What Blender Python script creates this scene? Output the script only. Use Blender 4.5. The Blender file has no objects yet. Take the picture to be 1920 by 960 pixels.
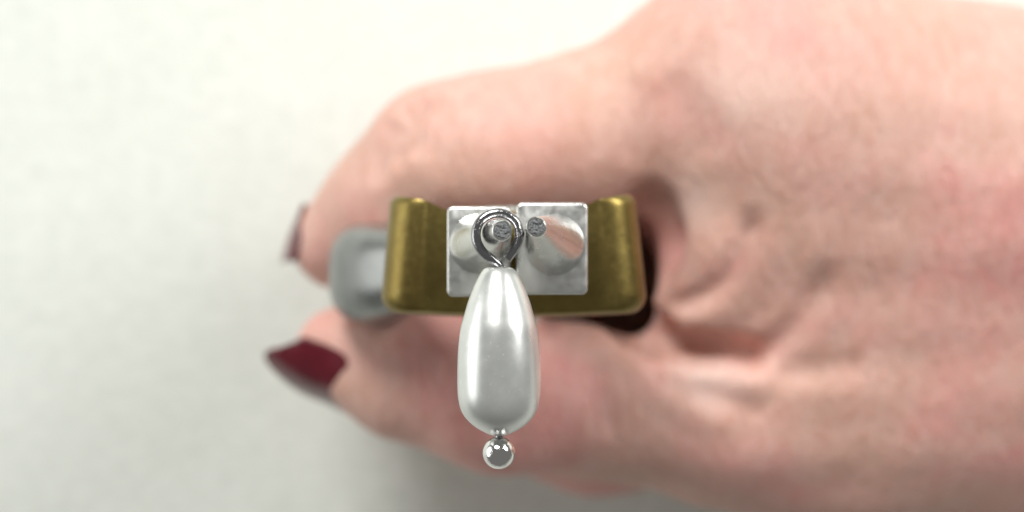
import bpy, bmesh, math, random
import numpy as np
from mathutils import Vector, Matrix

# ------------------------------------------------------------------ units
# everything is authored in millimetres: X right, Y up the picture, Z towards
# the camera (straight up in the world).  Z = 0 is the plane of the pearl.
MM = 0.001
TABLE_Z = -103.0
def W(p): return Vector((p[0]*MM, p[1]*MM, (p[2]-TABLE_Z)*MM))

scene = bpy.context.scene
col = scene.collection

# ------------------------------------------------------------------ camera
CAM_D = 150.0
cam = bpy.data.cameras.new('camera'); cam_o = bpy.data.objects.new('camera', cam)
col.objects.link(cam_o); cam_o.location = W((0, 0, CAM_D)); scene.camera = cam_o
cam.sensor_width = 36.0; cam.lens = 18.0/(960.0/2910.0)
cam.clip_start = 0.01; cam.clip_end = 20.0
cam.dof.use_dof = True; cam.dof.focus_distance = (CAM_D-0.3)*MM
cam.dof.aperture_fstop = 12.5

# ------------------------------------------------------------------ light
wd = bpy.data.worlds.new('World'); scene.world = wd; wd.use_nodes = True
bg = wd.node_tree.nodes['Background']
bg.inputs[0].default_value = (1.0, 0.99, 0.95, 1); bg.inputs[1].default_value = 0.18
def area(name, loc, target, sx, sy, power, colr):
    L = bpy.data.lights.new(name, 'AREA'); L.shape = 'ELLIPSE'
    L.size = sx*MM; L.size_y = sy*MM; L.energy = power; L.color = colr
    o = bpy.data.objects.new(name, L); col.objects.link(o); o.location = W(loc)
    d = W(target)-W(loc); o.rotation_euler = d.to_track_quat('-Z', 'Y').to_euler()
    return o
area('desk_lamp_light', (-110, 375, 290), (10, 30, -60), 200, 300, 2.7, (1.0, 1.0, 0.97))
area('window_light', (410, 270, 255), (20, 10, -60), 340, 170, 2.2, (1.0, 1.0, 0.98))
area('side_window_light', (-450, 40, 90), (0, -10, -60), 420, 320, 0.72, (0.98, 1.0, 0.97))
scene.view_settings.view_transform = 'Standard'; scene.view_settings.look = 'None'
scene.view_settings.exposure = 0.0; scene.view_settings.gamma = 1.0
scene.cycles.use_denoising = True

# ------------------------------------------------------------------ helpers
def px(x, y, z):
    s = 2910.0/(CAM_D-z)
    return np.array([(x-960.0)/s, (480.0-y)/s, z])

def tag(o, label=None, cat=None, group=None, kind=None):
    if label: o['label'] = label
    if cat: o['category'] = cat
    if group: o['group'] = group
    if kind: o['kind'] = kind
    return o

def empty(name, loc):
    o = bpy.data.objects.new(name, None); col.objects.link(o); o.location = W(loc)
    o.empty_display_size = 0.01
    return o

def link_mesh(name, verts, faces, mat, parent=None, smooth=True):
    """verts in mm, world-authored; the parent is an unrotated Empty or a mesh at the origin"""
    me = bpy.data.meshes.new(name)
    V = [tuple(W(v)) for v in verts]
    me.from_pydata(V, [], [list(map(int, f)) for f in faces]); me.update()
    return finish(name, me, mat, parent, smooth)

def finish(name, me, mat, parent, smooth=True):
    me.materials.append(mat)
    if smooth: me.polygons.foreach_set('use_smooth', [True]*len(me.polygons))
    o = bpy.data.objects.new(name, me); col.objects.link(o)
    if parent is not None:
        o.parent = parent
        me.transform(Matrix.Translation(-parent_loc(parent)))
    return o

def parent_loc(p):
    l = Vector(p.location)
    while p.parent is not None:
        p = p.parent; l += p.location
    return l

def bm_obj(name, bm, mat, parent=None, smooth=True):
    for v in bm.verts: v.co = W(v.co)
    bmesh.ops.recalc_face_normals(bm, faces=bm.faces[:])
    me = bpy.data.meshes.new(name); bm.to_mesh(me); bm.free()
    return finish(name, me, mat, parent, smooth)

def sharp_by_angle(o, deg):
    me = o.data
    bm = bmesh.new(); bm.from_mesh(me)
    for e in bm.edges:
        if len(e.link_faces) == 2 and e.calc_face_angle(0) > math.radians(deg): e.smooth = False
    bm.to_mesh(me); bm.free()

def catmull(pts, n):
    P = [np.array(p, float) for p in pts]
    P = [2*P[0]-P[1]]+P+[2*P[-1]-P[-2]]
    out = []
    for i in range(1, len(P)-2):
        for k in range(n):
            t = k/n
            a, b, c, d = P[i-1], P[i], P[i+1], P[i+2]
            out.append(0.5*((2*b)+(-a+c)*t+(2*a-5*b+4*c-d)*t*t+(-a+3*b-3*c+d)*t**3))
    out.append(P[-2]); return out

def sweep(path, radii, ref, seg=24, pw=1.0):
    """tube along path; radii list of (ru, rv); ref = direction of the rv axis"""
    verts, faces = [], []
    n = len(path); path = [np.array(p, float) for p in path]
    rings = []
    for i in range(n):
        t = path[min(i+1, n-1)]-path[max(i-1, 0)]; t /= np.linalg.norm(t)
        v = np.array(ref, float); v -= t*v.dot(t); v /= np.linalg.norm(v); u = np.cross(v, t)
        ru, rv = radii[i]
        rings.append([path[i]+u*ru*math.copysign(abs(math.cos(a))**pw, math.cos(a))+v*rv*math.copysign(abs(math.sin(a))**pw, math.sin(a)) for a in [2*math.pi*k/seg for k in range(seg)]])
    for r in rings: verts += r
    for i in range(n-1):
        for k in range(seg):
            a = i*seg+k; b = i*seg+(k+1) % seg
            faces.append((a, b, b+seg, a+seg))
    faces.append(tuple(range(seg))[::-1]); faces.append(tuple((n-1)*seg+k for k in range(seg)))
    return verts, faces

def lathe(profile, seg=64):
    """profile of (r, y): revolved about Y"""
    verts, faces = [], []
    for r, y in profile:
        for k in range(seg):
            a = 2*math.pi*k/seg; verts.append((r*math.cos(a), y, r*math.sin(a)))
    for i in range(len(profile)-1):
        for k in range(seg):
            a = i*seg+k; b = i*seg+(k+1) % seg
            faces.append((a, a+seg, b+seg, b))
    faces.append(tuple(range(seg))); faces.append(tuple((len(profile)-1)*seg+k for k in range(seg))[::-1])
    return verts, faces

# ------------------------------------------------------------------ materials
class Mat:
    def __init__(s, name):
        s.m = bpy.data.materials.new(name); s.m.use_nodes = True
        s.t = s.m.node_tree; s.b = s.t.nodes['Principled BSDF']
        s.co = s.t.nodes.new('ShaderNodeTexCoord').outputs['Object']
    def set(s, **k):
        for a, v in k.items():
            i = s.b.inputs[a.replace('_', ' ')]
            i.default_value = v if not (isinstance(v, tuple) and len(v) == 3 and i.type == 'RGBA') else (*v, 1)
        return s
    def n(s, t): return s.t.nodes.new(t)
    def l(s, a, b): s.t.links.new(a, b)
    def mapping(s, scale, rot=(0, 0, 0), loc=(0, 0, 0)):
        m = s.n('ShaderNodeMapping'); s.l(s.co, m.inputs[0])
        m.inputs['Scale'].default_value = scale; m.inputs['Rotation'].default_value = rot
        m.inputs['Location'].default_value = loc
        return m.outputs[0]
    def noise(s, vec, scale, detail=3, rough=0.5, dist=0.0):
        x = s.n('ShaderNodeTexNoise'); s.l(vec, x.inputs['Vector'])
        x.inputs['Scale'].default_value = scale; x.inputs['Detail'].default_value = detail
        x.inputs['Roughness'].default_value = rough; x.inputs['Distortion'].default_value = dist
        return x.outputs[0]
    def ramp(s, fac, stops):
        r = s.n('ShaderNodeValToRGB'); s.l(fac, r.inputs[0]); e = r.color_ramp.elements
        while len(e) < len(stops): e.new(0.5)
        for q, (p, c) in zip(e, stops):
            q.position = p; q.color = (*c, 1) if len(c) == 3 else c
        return r.outputs[0]
    def mix(s, fac, a, b, mode='MIX'):
        x = s.n('ShaderNodeMix'); x.data_type = 'RGBA'; x.blend_type = mode
        for i, v in ((0, fac), (6, a), (7, b)):
            if hasattr(v, 'links'): s.l(v, x.inputs[i])
            else: x.inputs[i].default_value = v if not isinstance(v, tuple) else (*v, 1)
        return x.outputs[2]
    def bump(s, h, strength, dist):
        b = s.n('ShaderNodeBump'); s.l(h, b.inputs['Height'])
        b.inputs['Strength'].default_value = strength; b.inputs['Distance'].default_value = dist
        s.l(b.outputs[0], s.b.inputs['Normal'])
    def maprange(s, v, a, b, c, d):
        x = s.n('ShaderNodeMapRange'); s.l(v, x.inputs[0])
        for i, q in enumerate((a, b, c, d)): x.inputs[i+1].default_value = q
        return x.outputs[0]

# white paper / cloth on the table
M = Mat('white_table_cloth').set(Roughness=0.85)
M.b.inputs['Specular IOR Level'].default_value = 0.2
n1 = M.noise(M.co, 60, 4, 0.6); n2 = M.noise(M.co, 420, 4, 0.65)
c = M.ramp(n1, [(0.3, (0.695, 0.72, 0.665)), (0.7, (0.765, 0.785, 0.735))])
c = M.mix(0.5, c, M.ramp(n2, [(0.3, (0.61, 0.635, 0.59)), (0.7, (0.81, 0.83, 0.78))]))
M.l(c, M.b.inputs['Base Color']); M.bump(n2, 0.5, 0.0006)
m_table = M.m

# polished steel of the jaws
def steel(name, colr, rough, sc=(300, 300, 4000), bump=0.12, bdist=0.00004, rv=0.12):
    M = Mat(name).set(Base_Color=colr, Metallic=1.0)
    n = M.noise(M.mapping(sc), 1.0, 4, 0.6); n2 = M.noise(M.co, 900, 3)
    M.l(M.maprange(n2, 0.3, 0.7, rough-rv/2, rough+rv/2), M.b.inputs['Roughness'])
    M.bump(n, bump, bdist); return M
m_jaw = steel('polished_steel', (0.72, 0.72, 0.70), 0.23).m
M = steel('ground_steel', (0.78, 0.78, 0.76), 0.36, (1400, 260, 500), 0.5, 0.0001, 0.2); m_block = M.m
m_tip = steel('rough_cut_steel', (0.20, 0.205, 0.21), 0.42, (2600, 2600, 2600), 1.0, 0.0005, 0.2).m
m_wire = steel('dark_silver_wire', (0.36, 0.355, 0.37), 0.17, (1100, 1100, 1100), 0.7, 0.00016, 0.1).m
m_ball = steel('bright_silver', (0.80, 0.79, 0.78), 0.10, (1100, 1100, 1100), 0.5, 0.00016, 0.08).m

# brass coloured joint
M = Mat('aged_brass').set(Metallic=1.0)
n1 = M.noise(M.co, 160, 5, 0.65, 0.6); n2 = M.noise(M.co, 1500, 3, 0.6)
c = M.ramp(n1, [(0.3, (0.19, 0.135, 0.042)), (0.5, (0.24, 0.178, 0.056)), (0.72, (0.30, 0.23, 0.075))])
c = M.mix(M.ramp(n2, [(0.62, (0, 0, 0)), (0.75, (1, 1, 1))]), c, (0.30, 0.24, 0.09))
M.l(c, M.b.inputs['Base Color'])
M.l(M.maprange(n2, 0.3, 0.7, 0.33, 0.43), M.b.inputs['Roughness'])
M.bump(n2, 0.15, 0.00008); m_brass = M.m

# grey rubber grips
M = Mat('grey_grip').set(Roughness=0.3, Metallic=0.85)
n = M.noise(M.co, 300, 3)
M.l(M.ramp(n, [(0.3, (0.23, 0.235, 0.23)), (0.7, (0.30, 0.305, 0.30))]), M.b.inputs['Base Color']); m_grip = M.m

# imitation pearl
M = Mat('pearl_lacquer').set(Metallic=0.72, Roughness=0.2)
n = M.noise(M.co, 380, 4, 0.6); n2 = M.noise(M.co, 3200, 2)
c = M.ramp(n, [(0.3, (0.67, 0.685, 0.665)), (0.7, (0.76, 0.77, 0.75))])
c = M.mix(M.ramp(n2, [(0.68, (0, 0, 0)), (0.76, (1, 1, 1))]), c, (0.95, 0.96, 0.93))
M.l(c, M.b.inputs['Base Color'])
M.l(M.maprange(n, 0.3, 0.7, 0.27, 0.35), M.b.inputs['Roughness'])
M.b.inputs['Coat Weight'].default_value = 0.35; M.b.inputs['Coat Roughness'].default_value = 0.30
M.bump(n2, 0.10, 0.00003); m_pearl = M.m

# nail varnish
M = Mat('dark_red_nail_varnish').set(Roughness=0.16)
n = M.noise(M.co, 500, 3)
M.l(M.ramp(n, [(0.3, (0.10, 0.002, 0.010)), (0.7, (0.13, 0.003, 0.014))]), M.b.inputs['Base Color'])
M.b.inputs['Coat Weight'].default_value = 0.6; M.b.inputs['Coat Roughness'].default_value = 0.1
m_nail = M.m

# skin
M = Mat('fair_skin').set(Roughness=0.46)
n_big = M.noise(M.co, 45, 3, 0.55, 0.3)
n_mid = M.noise(M.mapping((1.0, 0.4, 1.0), loc=(.3, .1, 0)), 420, 4, 0.6, 0.4)
n_fine = M.noise(M.mapping((1.0, 0.35, 1.0)), 900, 4, 0.6, 0.5)
c = M.ramp(n_big, [(0.34, (0.63, 0.37, 0.285)), (0.5, (0.69, 0.39, 0.32)), (0.64, (0.74, 0.34, 0.305))])
c = M.mix(M.maprange(n_mid, 0.35, 0.7, 0.0, 0.42), c, (0.79, 0.555, 0.485))
c = M.mix(M.maprange(n_fine, 0.48, 0.72, 0.0, 0.38), c, (0.58, 0.265, 0.195))
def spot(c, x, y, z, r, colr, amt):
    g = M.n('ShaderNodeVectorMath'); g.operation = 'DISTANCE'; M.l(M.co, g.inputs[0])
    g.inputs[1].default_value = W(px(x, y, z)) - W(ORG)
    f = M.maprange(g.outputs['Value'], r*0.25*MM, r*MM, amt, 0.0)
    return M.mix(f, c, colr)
ORG = (40.0, 0.0, TABLE_Z)
for s in [(1410, 170, -42, 9, (0.84, 0.61, 0.53), 0.5), (1265, 195, -46, 6.5, (0.66, 0.31, 0.27), 0.5), (1010, 290, -46, 9, (0.70, 0.34, 0.30), 0.4),  # pale knuckle: blanched skin with its bright highlight painted in; then pink patches
          (1250, 420, -58, 8, (0.62, 0.27, 0.24), 0.6), (1310, 370, -48, 6, (0.82, 0.64, 0.58), 0.5), (1330, 700, -49, 6, (0.80, 0.63, 0.57), 0.5), (1678, 170, -46, 2.4, (0.66, 0.20, 0.19), 0.55), (1690, 122, -47, 2.2, (0.58, 0.32, 0.18), 0.5),  # web hollow shade and two fold highlights painted in, then skin marks
          (1748, 220, -46, 2.2, (0.64, 0.30, 0.23), 0.45), (1853, 206, -52, 2.2, (0.36, 0.22, 0.12), 0.7),
          (1645, 25, -50, 2.4, (0.56, 0.34, 0.18), 0.6)]:
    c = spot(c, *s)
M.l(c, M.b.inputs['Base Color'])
M.b.inputs['Subsurface Weight'].default_value = 0.35
M.b.inputs['Subsurface Radius'].default_value = (1.0, 0.38, 0.22)
M.b.inputs['Subsurface Scale'].default_value = 0.0022
M.b.inputs['Specular IOR Level'].default_value = 0.45
M.l(M.maprange(n_mid, 0.3, 0.7, 0.36, 0.52), M.b.inputs['Roughness'])
n_pore = M.noise(M.co, 2600, 3, 0.6)
hgt = M.n('ShaderNodeMath'); hgt.operation = 'MULTIPLY_ADD'; M.l(n_pore, hgt.inputs[0]); hgt.inputs[1].default_value = 0.35; M.l(n_fine, hgt.inputs[2])
M.bump(hgt.outputs[0], 0.6, 0.0008); m_skin = M.m

# ------------------------------------------------------------------ table
bm = bmesh.new(); bmesh.ops.create_grid(bm, x_segments=60, y_segments=60, size=600.0)
rng = random.Random(3)
for v in bm.verts: v.co.z = TABLE_Z
tb = bm_obj('table_surface', bm, m_table)
tag(tb, 'plain white cloth covered table top under the hand', kind='structure')

# ------------------------------------------------------------------ hand (implicit surface -> one mesh)
def seg(G, a, b, ra, rb):
    a = np.asarray(a, np.float32); b = np.asarray(b, np.float32)
    ab = b-a; L = float(ab.dot(ab))
    X, Y, Z = G
    t = np.clip(((X-a[0])*ab[0]+(Y-a[1])*ab[1]+(Z-a[2])*ab[2])/L, 0, 1)
    d = np.sqrt((X-a[0]-t*ab[0])**2+(Y-a[1]-t*ab[1])**2+(Z-a[2]-t*ab[2])**2)
    return d-(ra+(rb-ra)*t)
def smin(a, b, k):
    h = np.maximum(k-np.abs(a-b), 0)/k
    return np.minimum(a, b)-h*h*k*0.25
def chain(G, pts, k=3.0):
    f = None
    for (p, r), (q, s) in zip(pts[:-1], pts[1:]):
        d = seg(G, p, q, r, s); f = d if f is None else smin(f, d, k)
    return f

H = 0.85
xs = np.arange(-46, 262, H, dtype=np.float32); ys = np.arange(-46, 50, H, dtype=np.float32); zs = np.arange(-122, -34, H, dtype=np.float32)
G = (xs[:, None, None], ys[None, :, None], zs[None, None, :])

INDEX = [(px(1435, 108, -58), 12.6), (px(1250, 195, -57), 11.0), (px(1080, 258, -56), 10.6), (px(930, 285, -55), 10.0),
         (px(832, 298, -55), 9.3), (px(728, 380, -58), 7.8), (px(640, 452, -63), 6.9)]
MIDDLE = [((34.5, 25, -74), 12), ((14, 19, -73.5), 9.3), ((-12, 11.5, -73.5), 8.7), ((-21, 1.5, -75), 7.4), ((-10, -14, -76), 6.7), ((1, -17, -76), 6.3)]
RING = [((33, 21.5, -87), 10.5), ((13, 17, -86.5), 8.3), ((-11, 9.5, -86.5), 7.9), ((-19.5, 1, -87), 6.9), ((-9, -13.5, -87.5), 6.2), ((1, -16.5, -87.5), 5.9)]
PINKY = [((31, 17, -95.5), 8.5), ((14, 13, -96), 7), ((-5, 7.5, -96), 6.6), ((-15, 0, -96.5), 6), ((-7, -11, -97), 5.5), ((1, -13, -97), 5.2)]
THUMB = [(px(1355, 772, -61), 11.2), (px(1130, 752, -58.5), 10.0), (px(930, 735, -56), 10.2), (px(760, 702, -57), 8.2), (px(640, 662, -59), 6.4)]

palm = seg(G, (34, 25.5, -57), (92, 12, -72), 13, 19)
for a, b, ra, rb in [((34.5, 25, -74), (92, 12, -79), 12.5, 18), ((33, 21.5, -87), (92, 9, -84), 10.5, 17), ((31, 17, -95), (92, 4, -87), 8.5, 16),
                     ((92, 6, -80), (250, 14, -76), 23, 27),
                     (px(1480, 390, -59.5), px(1900, 400, -62), 15.5, 18),
                     (px(1450, 555, -61), px(1900, 620, -67), 13.8, 18),
                     (px(1355, 772, -61), px(1560, 800, -67), 11.2, 13), (px(1560, 800, -67), px(2000, 780, -80), 13, 21),
                     (px(1405, 168, -55.5), px(1475, 190, -55.5), 13.6, 13.6), (px(1420, 180, -56.5), px(1600, 240, -58.5), 13.2, 13.8), (px(1450, 290, -58), px(1850, 310, -61), 14.3, 16.5), (px(1540, 690, -63.5), px(1900, 710, -71), 13, 18), ((36, 6, -80), (80, 0, -82), 14, 18), ((40, 2, -91), (86, -2, -87), 11, 15),
                     ((56, -12, -82), (92, -4, -83), 14, 19), ((31, -18, -68), (42, -10, -92), 11, 11), ((25, -4, -93), (40, 2, -93), 9.5, 10), ((19, -19, -75), (36, -16, -77), 8.0, 10), ((20, -14, -89), (38, -12, -89), 9.5, 10), ((-9, -22.5, -77), (12, -25.5, -82), 6.5, 8.3), ((12, -25.5, -82), (34, -23.5, -86), 8.3, 9.5), ((34, -23.5, -86), (64, -21, -86), 9.5, 14)]:
    palm = smin(palm, seg(G, a, b, ra, rb), 9.0)
# web of skin between thumb and index, with its folded lip
lip = chain(G, [(px(1362, 285, -58), 6.5), (px(1376, 380, -54), 6.4), (px(1350, 480, -52.5), 6.3), (px(1312, 560, -53.5), 5.8), (px(1305, 610, -57), 4.8)], 3)
palm = smin(palm, lip, 5.0)
palm = smin(palm, seg(G, px(1225, 345, -66), px(1300, 430, -68), 6.5, 6.5), 4.0)
F = None
for ch in (INDEX, MIDDLE, RING, PINKY, THUMB):
    f = chain(G, ch, 3.5); F = f if F is None else smin(F, f, 1.6)
S = smin(palm, F, 6.5)
# deep crease where the thumb folds against the web
def surf_z(x, y, dz=0.0):
    """height of the skin seen at a picture position, found by walking down the sight line"""
    for z in np.arange(-36, -115, -0.4):
        p = px(x, y, z); i, j_, k = int((p[0]-xs[0])/H), int((p[1]-ys[0])/H), int((z-zs[0])/H)
        if S[i, j_, k] < 0: return px(x, y, z+dz)
    return px(x, y, -90)
cr = chain(G, [(surf_z(1190, 628, -3.0), 3.2), (surf_z(1250, 638, -3.0), 3.2), (surf_z(1322, 652, -2.6), 3.0), (surf_z(1380, 666, -1.2), 2.3), (surf_z(1425, 678, .5), 1.3)], 1.5)
S = -smin(-S, cr, 1.5)
# hollow of the palm beside the joint
for z, r in ((-42, 3.9), (-50, 3.9), (-58, 4.1), (-66, 5.0), (-76, 6.0), (-86, 6.5)):
    S = -smin(-S, chain(G, [(px(1135, 590, z), r*0.6), (px(1178, 582, z), r), (px(1174, 515, z), r)], 1.0), 1.5)
S = -smin(-S, chain(G, [(px(1232, 385, -50), 2.6), (px(1250, 450, -51), 2.8), (px(1222, 505, -52), 3.0)], 1.5), 2.0)
S = np.maximum(S, TABLE_Z+0.25-G[2])

def surface_nets(S, xs, ys, zs):
    nx, ny, nz = S.shape; ins = S < 0
    c = ins[:-1, :-1, :-1].astype(np.int8).copy()*0
    for i in (0, 1):
        for j in (0, 1):
            for k in (0, 1): c += ins[i:nx-1+i, j:ny-1+j, k:nz-1+k]
    act = (c > 0) & (c < 8); I, J, K = np.nonzero(act)
    idx = -np.ones(act.shape, np.int64); idx[I, J, K] = np.arange(len(I))
    acc = np.zeros((len(I), 3)); cnt = np.zeros(len(I))
    corners = [(i, j, k) for i in (0, 1) for j in (0, 1) for k in (0, 1)]
    for a in corners:
        for ax in range(3):
            if a[ax]: continue
            b = list(a); b[ax] = 1
            va = S[I+a[0], J+a[1], K+a[2]]; vb = S[I+b[0], J+b[1], K+b[2]]
            m = (va < 0) != (vb < 0)
            t = np.where(m, va/np.where(m, va-vb, 1), 0)
            p = np.array(a, float)[None, :].repeat(len(I), 0); p[:, ax] += t
            acc[m] += p[m]; cnt[m] += 1
    P = acc/cnt[:, None]
    V = np.stack([xs[0]+(I+P[:, 0])*H, ys[0]+(J+P[:, 1])*H, zs[0]+(K+P[:, 2])*H], 1)
    faces = []
    for ax in range(3):
        sl0 = [slice(1, -1)]*3; sl1 = [slice(1, -1)]*3
        sl0[ax] = slice(0, -1); sl1[ax] = slice(1, None)
        A = ins[tuple(sl0)]; B = ins[tuple(sl1)]
        E = np.nonzero(A != B)
        q = [E[0]+(ax != 0), E[1]+(ax != 1), E[2]+(ax != 2)]
        u, v = [(1, 2), (2, 0), (0, 1)][ax]
        def at(du, dv):
            r = [q[0].copy(), q[1].copy(), q[2].copy()]; r[u] -= du; r[v] -= dv
            return idx[r[0], r[1], r[2]]
        f = np.stack([at(1, 1), at(0, 1), at(0, 0), at(1, 0)], 1)
        fl = ~A[E]; f[fl] = f[fl][:, ::-1]
        faces.append(f)
    return V, np.concatenate(faces)

V, Fq = surface_nets(S, xs, ys, zs)
# light smoothing
e = np.concatenate([Fq[:, [0, 1]], Fq[:, [1, 2]], Fq[:, [2, 3]], Fq[:, [3, 0]]])
def smooth(V, it):
    for _ in range(it):
        s = np.zeros_like(V); n = np.zeros(len(V))
        np.add.at(s, e[:, 0], V[e[:, 1]]); np.add.at(n, e[:, 0], 1)
        np.add.at(s, e[:, 1], V[e[:, 0]]); np.add.at(n, e[:, 1], 1)
        V = 0.4*V+0.6*s/n[:, None]
    return V
def normals(V):
    fn = np.cross(V[Fq[:, 2]]-V[Fq[:, 0]], V[Fq[:, 3]]-V[Fq[:, 1]])
    N = np.zeros_like(V)
    for k in range(4): np.add.at(N, Fq[:, k], fn)
    return N/np.maximum(np.linalg.norm(N, axis=1), 1e-9)[:, None]
V = smooth(V, 4); N = normals(V)

def poly_dist(V, pts):
    """XY distance to a polyline and the position (0..1) along it"""
    best = np.full(len(V), 1e9); par = np.zeros(len(V)); m = len(pts)-1
    for i in range(m):
        a = pts[i][:2]; b = pts[i+1][:2]; ab = b-a
        t = np.clip(((V[:, :2]-a)@ab)/ab.dot(ab), 0, 1)
        d = np.linalg.norm(V[:, :2]-a-t[:, None]*ab, axis=1)
        w = d < best; best[w] = d[w]; par[w] = (i+t[w])/m
    return best, par
SZ = -46
def fold(pts, h, w, zc=SZ):
    """raise (h>0) or sink (h<0) the skin along a line, fading at the ends"""
    P = catmull([px(x, y, zc) for x, y in pts], 6)
    d, t = poly_dist(V, P)
    fade = np.clip(np.minimum(t, 1-t)*5, 0, 1); fade = fade*fade*(3-2*fade)
    side = np.clip((N[:, 2]-0.0)/0.4, 0, 1)*(V[:, 2] > -72)
    return 2.1*h*np.exp(-(d/w)**2)*fade*side
D = np.zeros(len(V))
for pts, h, w in [
    # concentric folds of the web
    ([(1410, 380), (1392, 452), (1353, 530), (1293, 568), (1225, 576)], -0.75, 1.3),
    ([(1560, 470), (1515, 575), (1482, 626), (1435, 662), (1370, 676)], -0.65, 1.6),
    ([(1490, 420), (1460, 540), (1405, 605), (1320, 625)], -0.18, 1.5),
    ([(1650, 480), (1600, 610), (1520, 690), (1430, 715)], -0.14, 1.8),
    # shiny fold on the thumb side of the crease
    ([(1225, 665), (1290, 690), (1370, 705), (1460, 745)], 0.65, 2.0),
    ([(1195, 660), (1230, 730), (1310, 780), (1400, 815)], 0.28, 1.8),
    ([(1290, 730), (1370, 748), (1460, 785)], -0.2, 1.6),
    ([(1450, 690), (1540, 700), (1640, 680)], -0.35, 1.8),
    # side of the index knuckle
    ([(1225, 150), (1265, 190), (1305, 245), (1325, 320)], -0.32, 2.8),
    # creases across the bent index
    ([(800, 165), (782, 230), (775, 300)], -0.75, 1.1), ([(770, 180), (750, 250), (735, 320)], -0.85, 1.2),
    ([(830, 170), (812, 240), (815, 310)], -0.3, 1.0), ([(742, 210), (715, 280), (705, 350)], -0.6, 1.1),
    ([(1180, 130), (1190, 220), (1180, 320)], -0.25, 1.6),
    # thumb joint
    ([(985, 640), (965, 740), (960, 850)], -0.3, 1.2), ([(935, 640), (925, 740), (925, 850)], -0.35, 1.2), ([(880, 620), (885, 720), (880, 830)], -0.25, 1.2),
    ([(1110, 650), (1120, 740), (1150, 830)], -0.3, 2.0),
]: D += fold(pts, h, w)
rs = np.random.RandomState(5)
for i in range(26):
    k = rs.normal(size=3)*rs.choice([0.12, 0.25, 0.45]); ph = rs.rand()*6.28
    D += 0.045*np.sin(V@k+ph)
V = V+N*D[:, None]; V = smooth(V, 1)
V[:, 2] = np.maximum(V[:, 2], TABLE_Z+0.05)

me = bpy.data.meshes.new('hand')
VW = (V-np.array([0, 0, TABLE_Z])-np.array([ORG[0], ORG[1], 0]))*MM
me.vertices.add(len(VW)); me.vertices.foreach_set('co', VW.astype(np.float32).ravel())
me.loops.add(Fq.size); me.loops.foreach_set('vertex_index', Fq.astype(np.int32).ravel())
me.polygons.add(len(Fq)); me.polygons.foreach_set('loop_start', np.arange(0, Fq.size, 4, dtype=np.int32))
me.update(calc_edges=True); me.validate()
me.materials.append(m_skin); me.polygons.foreach_set('use_smooth', [True]*len(me.polygons))
hand = bpy.data.objects.new('hand', me); col.objects.link(hand); hand.location = W(ORG)
tag(hand, 'fair-skinned right hand with dark red nails closed around the pliers handles', 'hand')

def nail(tip, prev, r, nrm, length, width, over, curve, slope=0.1, name='fingernail', label=None, drop=0.0):
    tip = np.array(tip, float); a = tip-np.array(prev, float); a /= np.linalg.norm(a)
    n = np.array(nrm, float); n -= a*n.dot(a); n /= np.linalg.norm(n); c = np.cross(a, n)
    nu, nv = 16, 12; top = []
    for i in range(nu+1):
        u = i/nu                                # 0 cuticle .. 1 free edge
        s = (u-1)*length+r+over
        # outline: rounded cuticle, oval free edge
        wd_ = width*0.5*(1-0.42*(1-min(1, u*4))**2)*(1-0.42*max(0, (u-0.68)/0.32)**2)
        for j in range(nv+1):
            v = -1+2*j/nv; q = v*wd_
            sag = q*q/(2*curve)
            s2 = s - (0.22*length*(v*v)*max(0, (u-0.6)/0.4)) + 0.17*length*(v*v)*(1-min(1, u*3))
            lift = r*0.99+0.25+slope*max(0, -s2)-sag-0.020*max(0, s2)**2-drop*u
            top.append(tip+a*s2+c*q+n*lift)
    bot = [p-n*0.55 for p in top]
    idx_ = lambda i, j: i*(nv+1)+j
    Nn = len(top); fs = []
    for i in range(nu):
        for j in range(nv):
            f = (idx_(i, j), idx_(i+1, j), idx_(i+1, j+1), idx_(i, j+1))
            fs.append(f); fs.append(tuple(Nn+k for k in f[::-1]))
    rim = [idx_(i, 0) for i in range(nu)]+[idx_(nu, j) for j in range(nv)]+[idx_(i, nv) for i in range(nu, 0, -1)]+[idx_(0, j) for j in range(nv, 0, -1)]
    for p, q in zip(rim, rim[1:]+rim[:1]): fs.append((p, Nn+p, Nn+q, q))
    bm = bmesh.new(); vs = [bm.verts.new(p) for p in top+bot]
    for f in fs: bm.faces.new([vs[k] for k in f])
    o = bm_obj(name, bm, m_nail, hand); sharp_by_angle(o, 50)
    if label: o['label'] = label
    return o
nail(THUMB[-1][0], THUMB[-2][0], 6.4, (0, -0.64, 0.76), 16.5, 10.4, 2.6, 8.0, 0.18, label='dark red thumbnail')
nail(INDEX[-1][0], px(672, 390, -61), 6.8, (-0.95, 0.28, 0.05), 9.0, 10.0, -0.2, 6.5, 0.02, label='dark red nail of the index finger')
for ch, nr in ((MIDDLE, (-.1, -1, 0)), (RING, (-.1, -1, 0)), (PINKY, (-.1, -1, 0))):
    nail(ch[-1][0], ch[-2][0], ch[-1][1], nr, 10.5, 8.0*ch[-1][1]/6.6, 0.8, 6.0)

# ------------------------------------------------------------------ pliers
pliers = empty('pliers', (0, 0, -98))
tag(pliers, 'round-nose pliers with steel jaws, brass coloured joint and grey grips', 'pliers')

def rect_prism(bm, x0, x1, y0, y1, z0, z1):
    vs = [bm.verts.new((x, y, z)) for z in (z0, z1) for x, y in ((x0, y0), (x1, y0), (x1, y1), (x0, y1))]
    for f in ((3, 2, 1, 0), (4, 5, 6, 7), (0, 1, 5, 4), (1, 2, 6, 5), (2, 3, 7, 6), (3, 0, 4, 7)):
        bm.faces.new([vs[i] for i in f])

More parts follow.
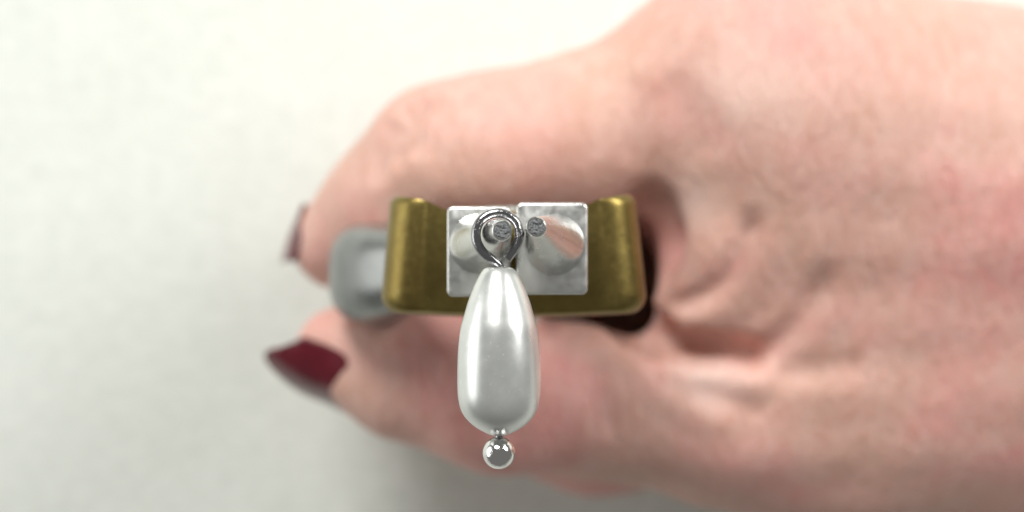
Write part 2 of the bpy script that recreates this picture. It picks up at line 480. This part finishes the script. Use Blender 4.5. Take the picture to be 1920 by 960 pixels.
def jaw(tip, base, rt, rb, block):
    # conical nose: rings between base circle and tip, slight rounding at the tip rim
    sg = 72; prof = [(0.0, 1.0)]
    z0, z1 = base[2], tip[2]
    rings = []
    # fillet at the foot, straight cone, small chamfer at the tip
    for t, r in [(-0.03, rb+0.12), (0.0, rb+0.10), (0.02, rb), (0.06, rb-0.10)]+[(0.06+0.92*k/20, rb-0.10+(rt-rb+0.10)*k/20) for k in range(1, 21)]+[(0.992, rt-0.03), (1.0, rt-0.14)]:
        tt = max(0, t)
        cx = base[0]+(tip[0]-base[0])*tt; cy = base[1]+(tip[1]-base[1])*tt; z = z0+(z1-z0)*t
        rings.append([(cx+r*math.cos(2*math.pi*k/sg), cy+r*math.sin(2*math.pi*k/sg), z) for k in range(sg)])
    verts = [p for r in rings for p in r]; faces = []
    for i in range(len(rings)-1):
        for k in range(sg):
            a = i*sg+k; b = i*sg+(k+1) % sg; faces.append((a, b, b+sg, a+sg))
    bm = bmesh.new(); vs = [bm.verts.new(p) for p in verts]
    for f in faces: bm.faces.new([vs[i] for i in f])
    bm.faces.new(vs[:sg][::-1]); bm.faces.new(vs[-sg:])
    j = bm_obj('jaw', bm, m_jaw, pliers); sharp_by_angle(j, 40)
    # cut end of the nose
    rg = random.Random(int(tip[0]*100)); bm = bmesh.new()
    c0 = bm.verts.new((tip[0], tip[1], tip[2]+0.03)); R = []
    for q, rr in enumerate((0.3, 0.6, 0.85, 1.0)):
        R.append([bm.verts.new((tip[0]+(rt-0.12)*rr*(1+rg.uniform(-.05, .04))*math.cos(2*math.pi*k/20), tip[1]+(rt-0.12)*rr*(1+rg.uniform(-.05, .04))*math.sin(2*math.pi*k/20),
                  tip[2]+(rg.uniform(0.0, 0.02) if rr < 1 else -0.06))) for k in range(20)])
    for k in range(20): bm.faces.new((c0, R[0][k], R[0][(k+1) % 20]))
    for a, b in zip(R, R[1:]):
        for k in range(20): bm.faces.new((a[k], b[k], b[(k+1) % 20], a[(k+1) % 20]))
    bm_obj('tip_face', bm, m_tip, j)
    bm = bmesh.new(); rect_prism(bm, *block)
    up = [e for e in bm.edges if abs(e.verts[0].co.z-e.verts[1].co.z) > 1]
    bmesh.ops.bevel(bm, geom=up, offset=0.62, segments=4, affect='EDGES', profile=0.5)
    zt = max(v.co.z for v in bm.verts)
    bmesh.ops.bevel(bm, geom=[e for e in bm.edges if all(v.co.z > zt-1e-4 for v in e.verts)], offset=0.26, segments=3, affect='EDGES', profile=0.5)
    b = bm_obj('jaw_block', bm, m_block, j)
    return j
JB = -9.5
def blk(x0, x1, y0, y1, z): a = px(x0, y1, z); b = px(x1, y0, z); return (a[0], b[0], a[1], b[1], -22, z)
jaw(px(942, 432, 2.8), px(899, 457, JB), 1.0, 3.0, blk(838, 957, 387, 556, JB))
jaw(px(1005, 425, 2.8), px(1040, 460, JB), 1.0, 3.1, blk(968, 1102, 380, 552, JB+0.2))

# brass joint: bow-tie outline, rounded cheeks
def rounded(poly, radii, n=5):
    out = []
    m = len(poly)
    for i in range(m):
        p0, p, p1 = (np.array(poly[(i+d) % m], float) for d in (-1, 0, 1)); r = radii[i]
        if r == 0: out.append(p); continue
        a = p0-p; a /= np.linalg.norm(a); b = p1-p; b /= np.linalg.norm(b)
        for k in range(n+1):
            t = k/n; q0 = p+a*r*(1-t); q1 = p+b*r*t
            out.append(q0*(1-t)+q1*t)
    return out
NB = 60
us = [math.sin((-1+2*k/(NB-1))*math.pi/2) for k in range(NB)]
def corner(u, half, r):
    e = max(0.0, abs(u)*half-(half-r))/r
    return r*(1-math.sqrt(max(0.0, 1-e*e)))
def top_y(x):
    t = min(1.0, max(0.0, (abs(x)-6.5)/6.0)); return 4.9+(1.85 if x > 0 else 1.7)*t*(0.55+0.45*t)
topc = [(0.1+13.5*u, top_y(0.1+13.5*u)-corner(u, 13.5, 1.1)) for u in us]
botc = [(0.2+14.5*u, -6.7+0.5*u*u+corner(u, 14.5, 1.9)) for u in us]
outline = topc+botc[::-1]
def cheek_z(x):   # front surface: dished between the outer rims
    u = min(1.0, max(0.0, (abs(x)-7.0)/6.0)); return -15.9
zoff = [(-36.0, 1.6), (-35.3, 0.6), (-34.0, 0.0), (-24.0, 0.0), (-20.0, 0.0)]
bm = bmesh.new(); prev = None; ctr = np.array([0.0, 0.0])
def shrink(p, d):
    # pull towards the inside by d
    return (p[0]-math.copysign(min(d, abs(p[0])), p[0])*min(1, abs(p[0])/6), p[1]-math.copysign(min(d, abs(p[1])), p[1])*min(1, abs(p[1])/2))
levels = [(z, ins, 'flat') for z, ins in zoff]
for k in range(1, 9):        # quarter-round rim, radius about 2
    a = k/8*math.pi/2; levels.append((math.sin(a), 1-math.cos(a), 'rim'))
for z, ins, kind in levels:
    ring = []
    for p in outline:
        if kind == 'flat': q = shrink(p, ins); zz = z
        else:
            q = (p[0]*(1-4.0*ins/14.5), p[1]-math.copysign(0.7*ins, p[1]))
            top = cheek_z(p[0]); zz = -20.0+(top+20.0)*z
        ring.append(bm.verts.new((q[0], q[1], zz)))
    if prev:
        for k in range(len(ring)):
            bm.faces.new((prev[k], prev[(k+1) % len(ring)], ring[(k+1) % len(ring)], ring[k]))
    else:
        for k in range(NB-1): bm.faces.new((ring[k], ring[k+1], ring[2*NB-2-k], ring[2*NB-1-k]))
    prev = ring
# front cap as a strip of quads following the dish
for k in range(NB-1): bm.faces.new((prev[k], prev[k+1], prev[2*NB-2-k], prev[2*NB-1-k]))
o = bm_obj('joint', bm, m_brass, pliers); sharp_by_angle(o, 55)
# rivet through the joint
v, f = sweep([(0.3, -7.6, -27), (0.3, -7.2, -27), (0.3, 5.6, -27)], [(2.6, 2.6), (3.2, 3.2), (3.2, 3.2)], (0, 0, 1), 32)
o = link_mesh('rivet', v, f, m_block, pliers); sharp_by_angle(o, 40)

def handle(pts, rad):
    P = catmull(pts, 8); n = len(P)
    R = [np.interp(i/(n-1)*(len(rad)-1), range(len(rad)), rad) for i in range(n)]
    RR = [(0.86*r, r) for r in R]
    v, f = sweep(P, RR, (0, 1, 0), 48, 0.72)
    return link_mesh('handle', v, f, m_grip, pliers)
handle([(-7, -1, -31), (-12, -1.6, -36), (-16.6, -2.2, -42), (-17.8, -2.2, -50), (-14.8, -2.2, -62), (-10, -2, -78), (-8, -2, -90), (-7.5, -2, -97), (-7.5, -2, -98.5)],
       [3.4, 4.8, 6.1, 6.4, 6.2, 5.8, 5.6, 5.0, 3.0])
handle([(6, -1, -31), (6.5, -1.6, -36), (6.5, -1.5, -42), (6.5, -1.0, -50), (7.0, -1.0, -62), (10, -2, -78), (13.0, -2, -90), (13.5, -2, -97), (13.5, -2, -98.5)],
       [3.4, 4.6, 5.2, 5.2, 5.2, 5.6, 5.9, 5.2, 3.0])

# ------------------------------------------------------------------ pearl drop on its head pin
drop = empty('pearl_drop', px(935, 660, 0))
tag(drop, 'white teardrop pearl bead on a silver head pin looped over one jaw', 'charm')
AX = px(935.5, 480, 0)[0]
s0 = 2910.0/CAM_D
prof_px = [(9, 510), (10, 503), (14, 501.5), (21, 501.5), (27, 503.5), (32.5, 509), (38, 518), (44, 530), (50.5, 545), (55.5, 558), (60, 571), (65.8, 591), (71.3, 611), (74.5, 633), (76.7, 655),
           (78, 680), (78.4, 702), (78.1, 724), (76.8, 744), (73, 763), (67, 777), (58.5, 788), (48, 797.5), (37, 805), (26, 811), (18, 814.5), (12, 816), (9, 815)]
dense = catmull([(r, y, 0) for r, y in prof_px], 4)
v, f = lathe([(p[0]/s0, (480-p[1])/s0) for p in dense], 96)
v = [(x+AX, y, z) for x, y, z in v]
bm = bmesh.new(); vs = [bm.verts.new(p) for p in v]
for q in f: bm.faces.new([vs[i] for i in q])
bm_obj('pearl_bead', bm, m_pearl, drop)
# ball end of the pin with the small collar under the bead
pr = []
cy, br = (480-849)/s0, 30.5/s0
for k in range(0, 33):
    a = math.pi*k/32; pr.append((max(0.02, br*math.sin(a)), cy+br*math.cos(a)))
v, f = lathe(pr, 48); v = [(x+AX, y, z) for x, y, z in v]
bm = bmesh.new(); vs = [bm.verts.new(p) for p in v]
for q in f: bm.faces.new([vs[i] for i in q])
bm_obj('ball_end', bm, m_ball, drop)
# wire: shank out of the bead, then round the jaw
loop_px = [(936, 860, 0), (936, 700, 0), (937, 515, 0), (937, 502, 0), (932, 494, .05), (919, 484, .12), (904, 471, .15), (894, 452, .1), (893, 432, 0), (901, 414, -.1), (916, 403, -.2), (935, 399, -.25),
           (953, 404, -.3), (967, 416, -.3), (973.5, 433, -.25), (972, 450, -.15), (964, 467, 0), (950, 486, .1)]
path = [px(x, y, 0)+np.array([0, 0, z]) for x, y, z in loop_px]
P = catmull(path, 6)
wr = 0.47
rad = [(wr*0.86, wr*0.86) if i < 6*3 else (wr*(0.86+0.14*min(1, (i-18)/8)),)*2 for i in range(len(P))]
v, f = sweep(P, rad, (0, 0, 1), 20)
o = link_mesh('wire_loop', v, f, m_wire, drop); sharp_by_angle(o, 60)
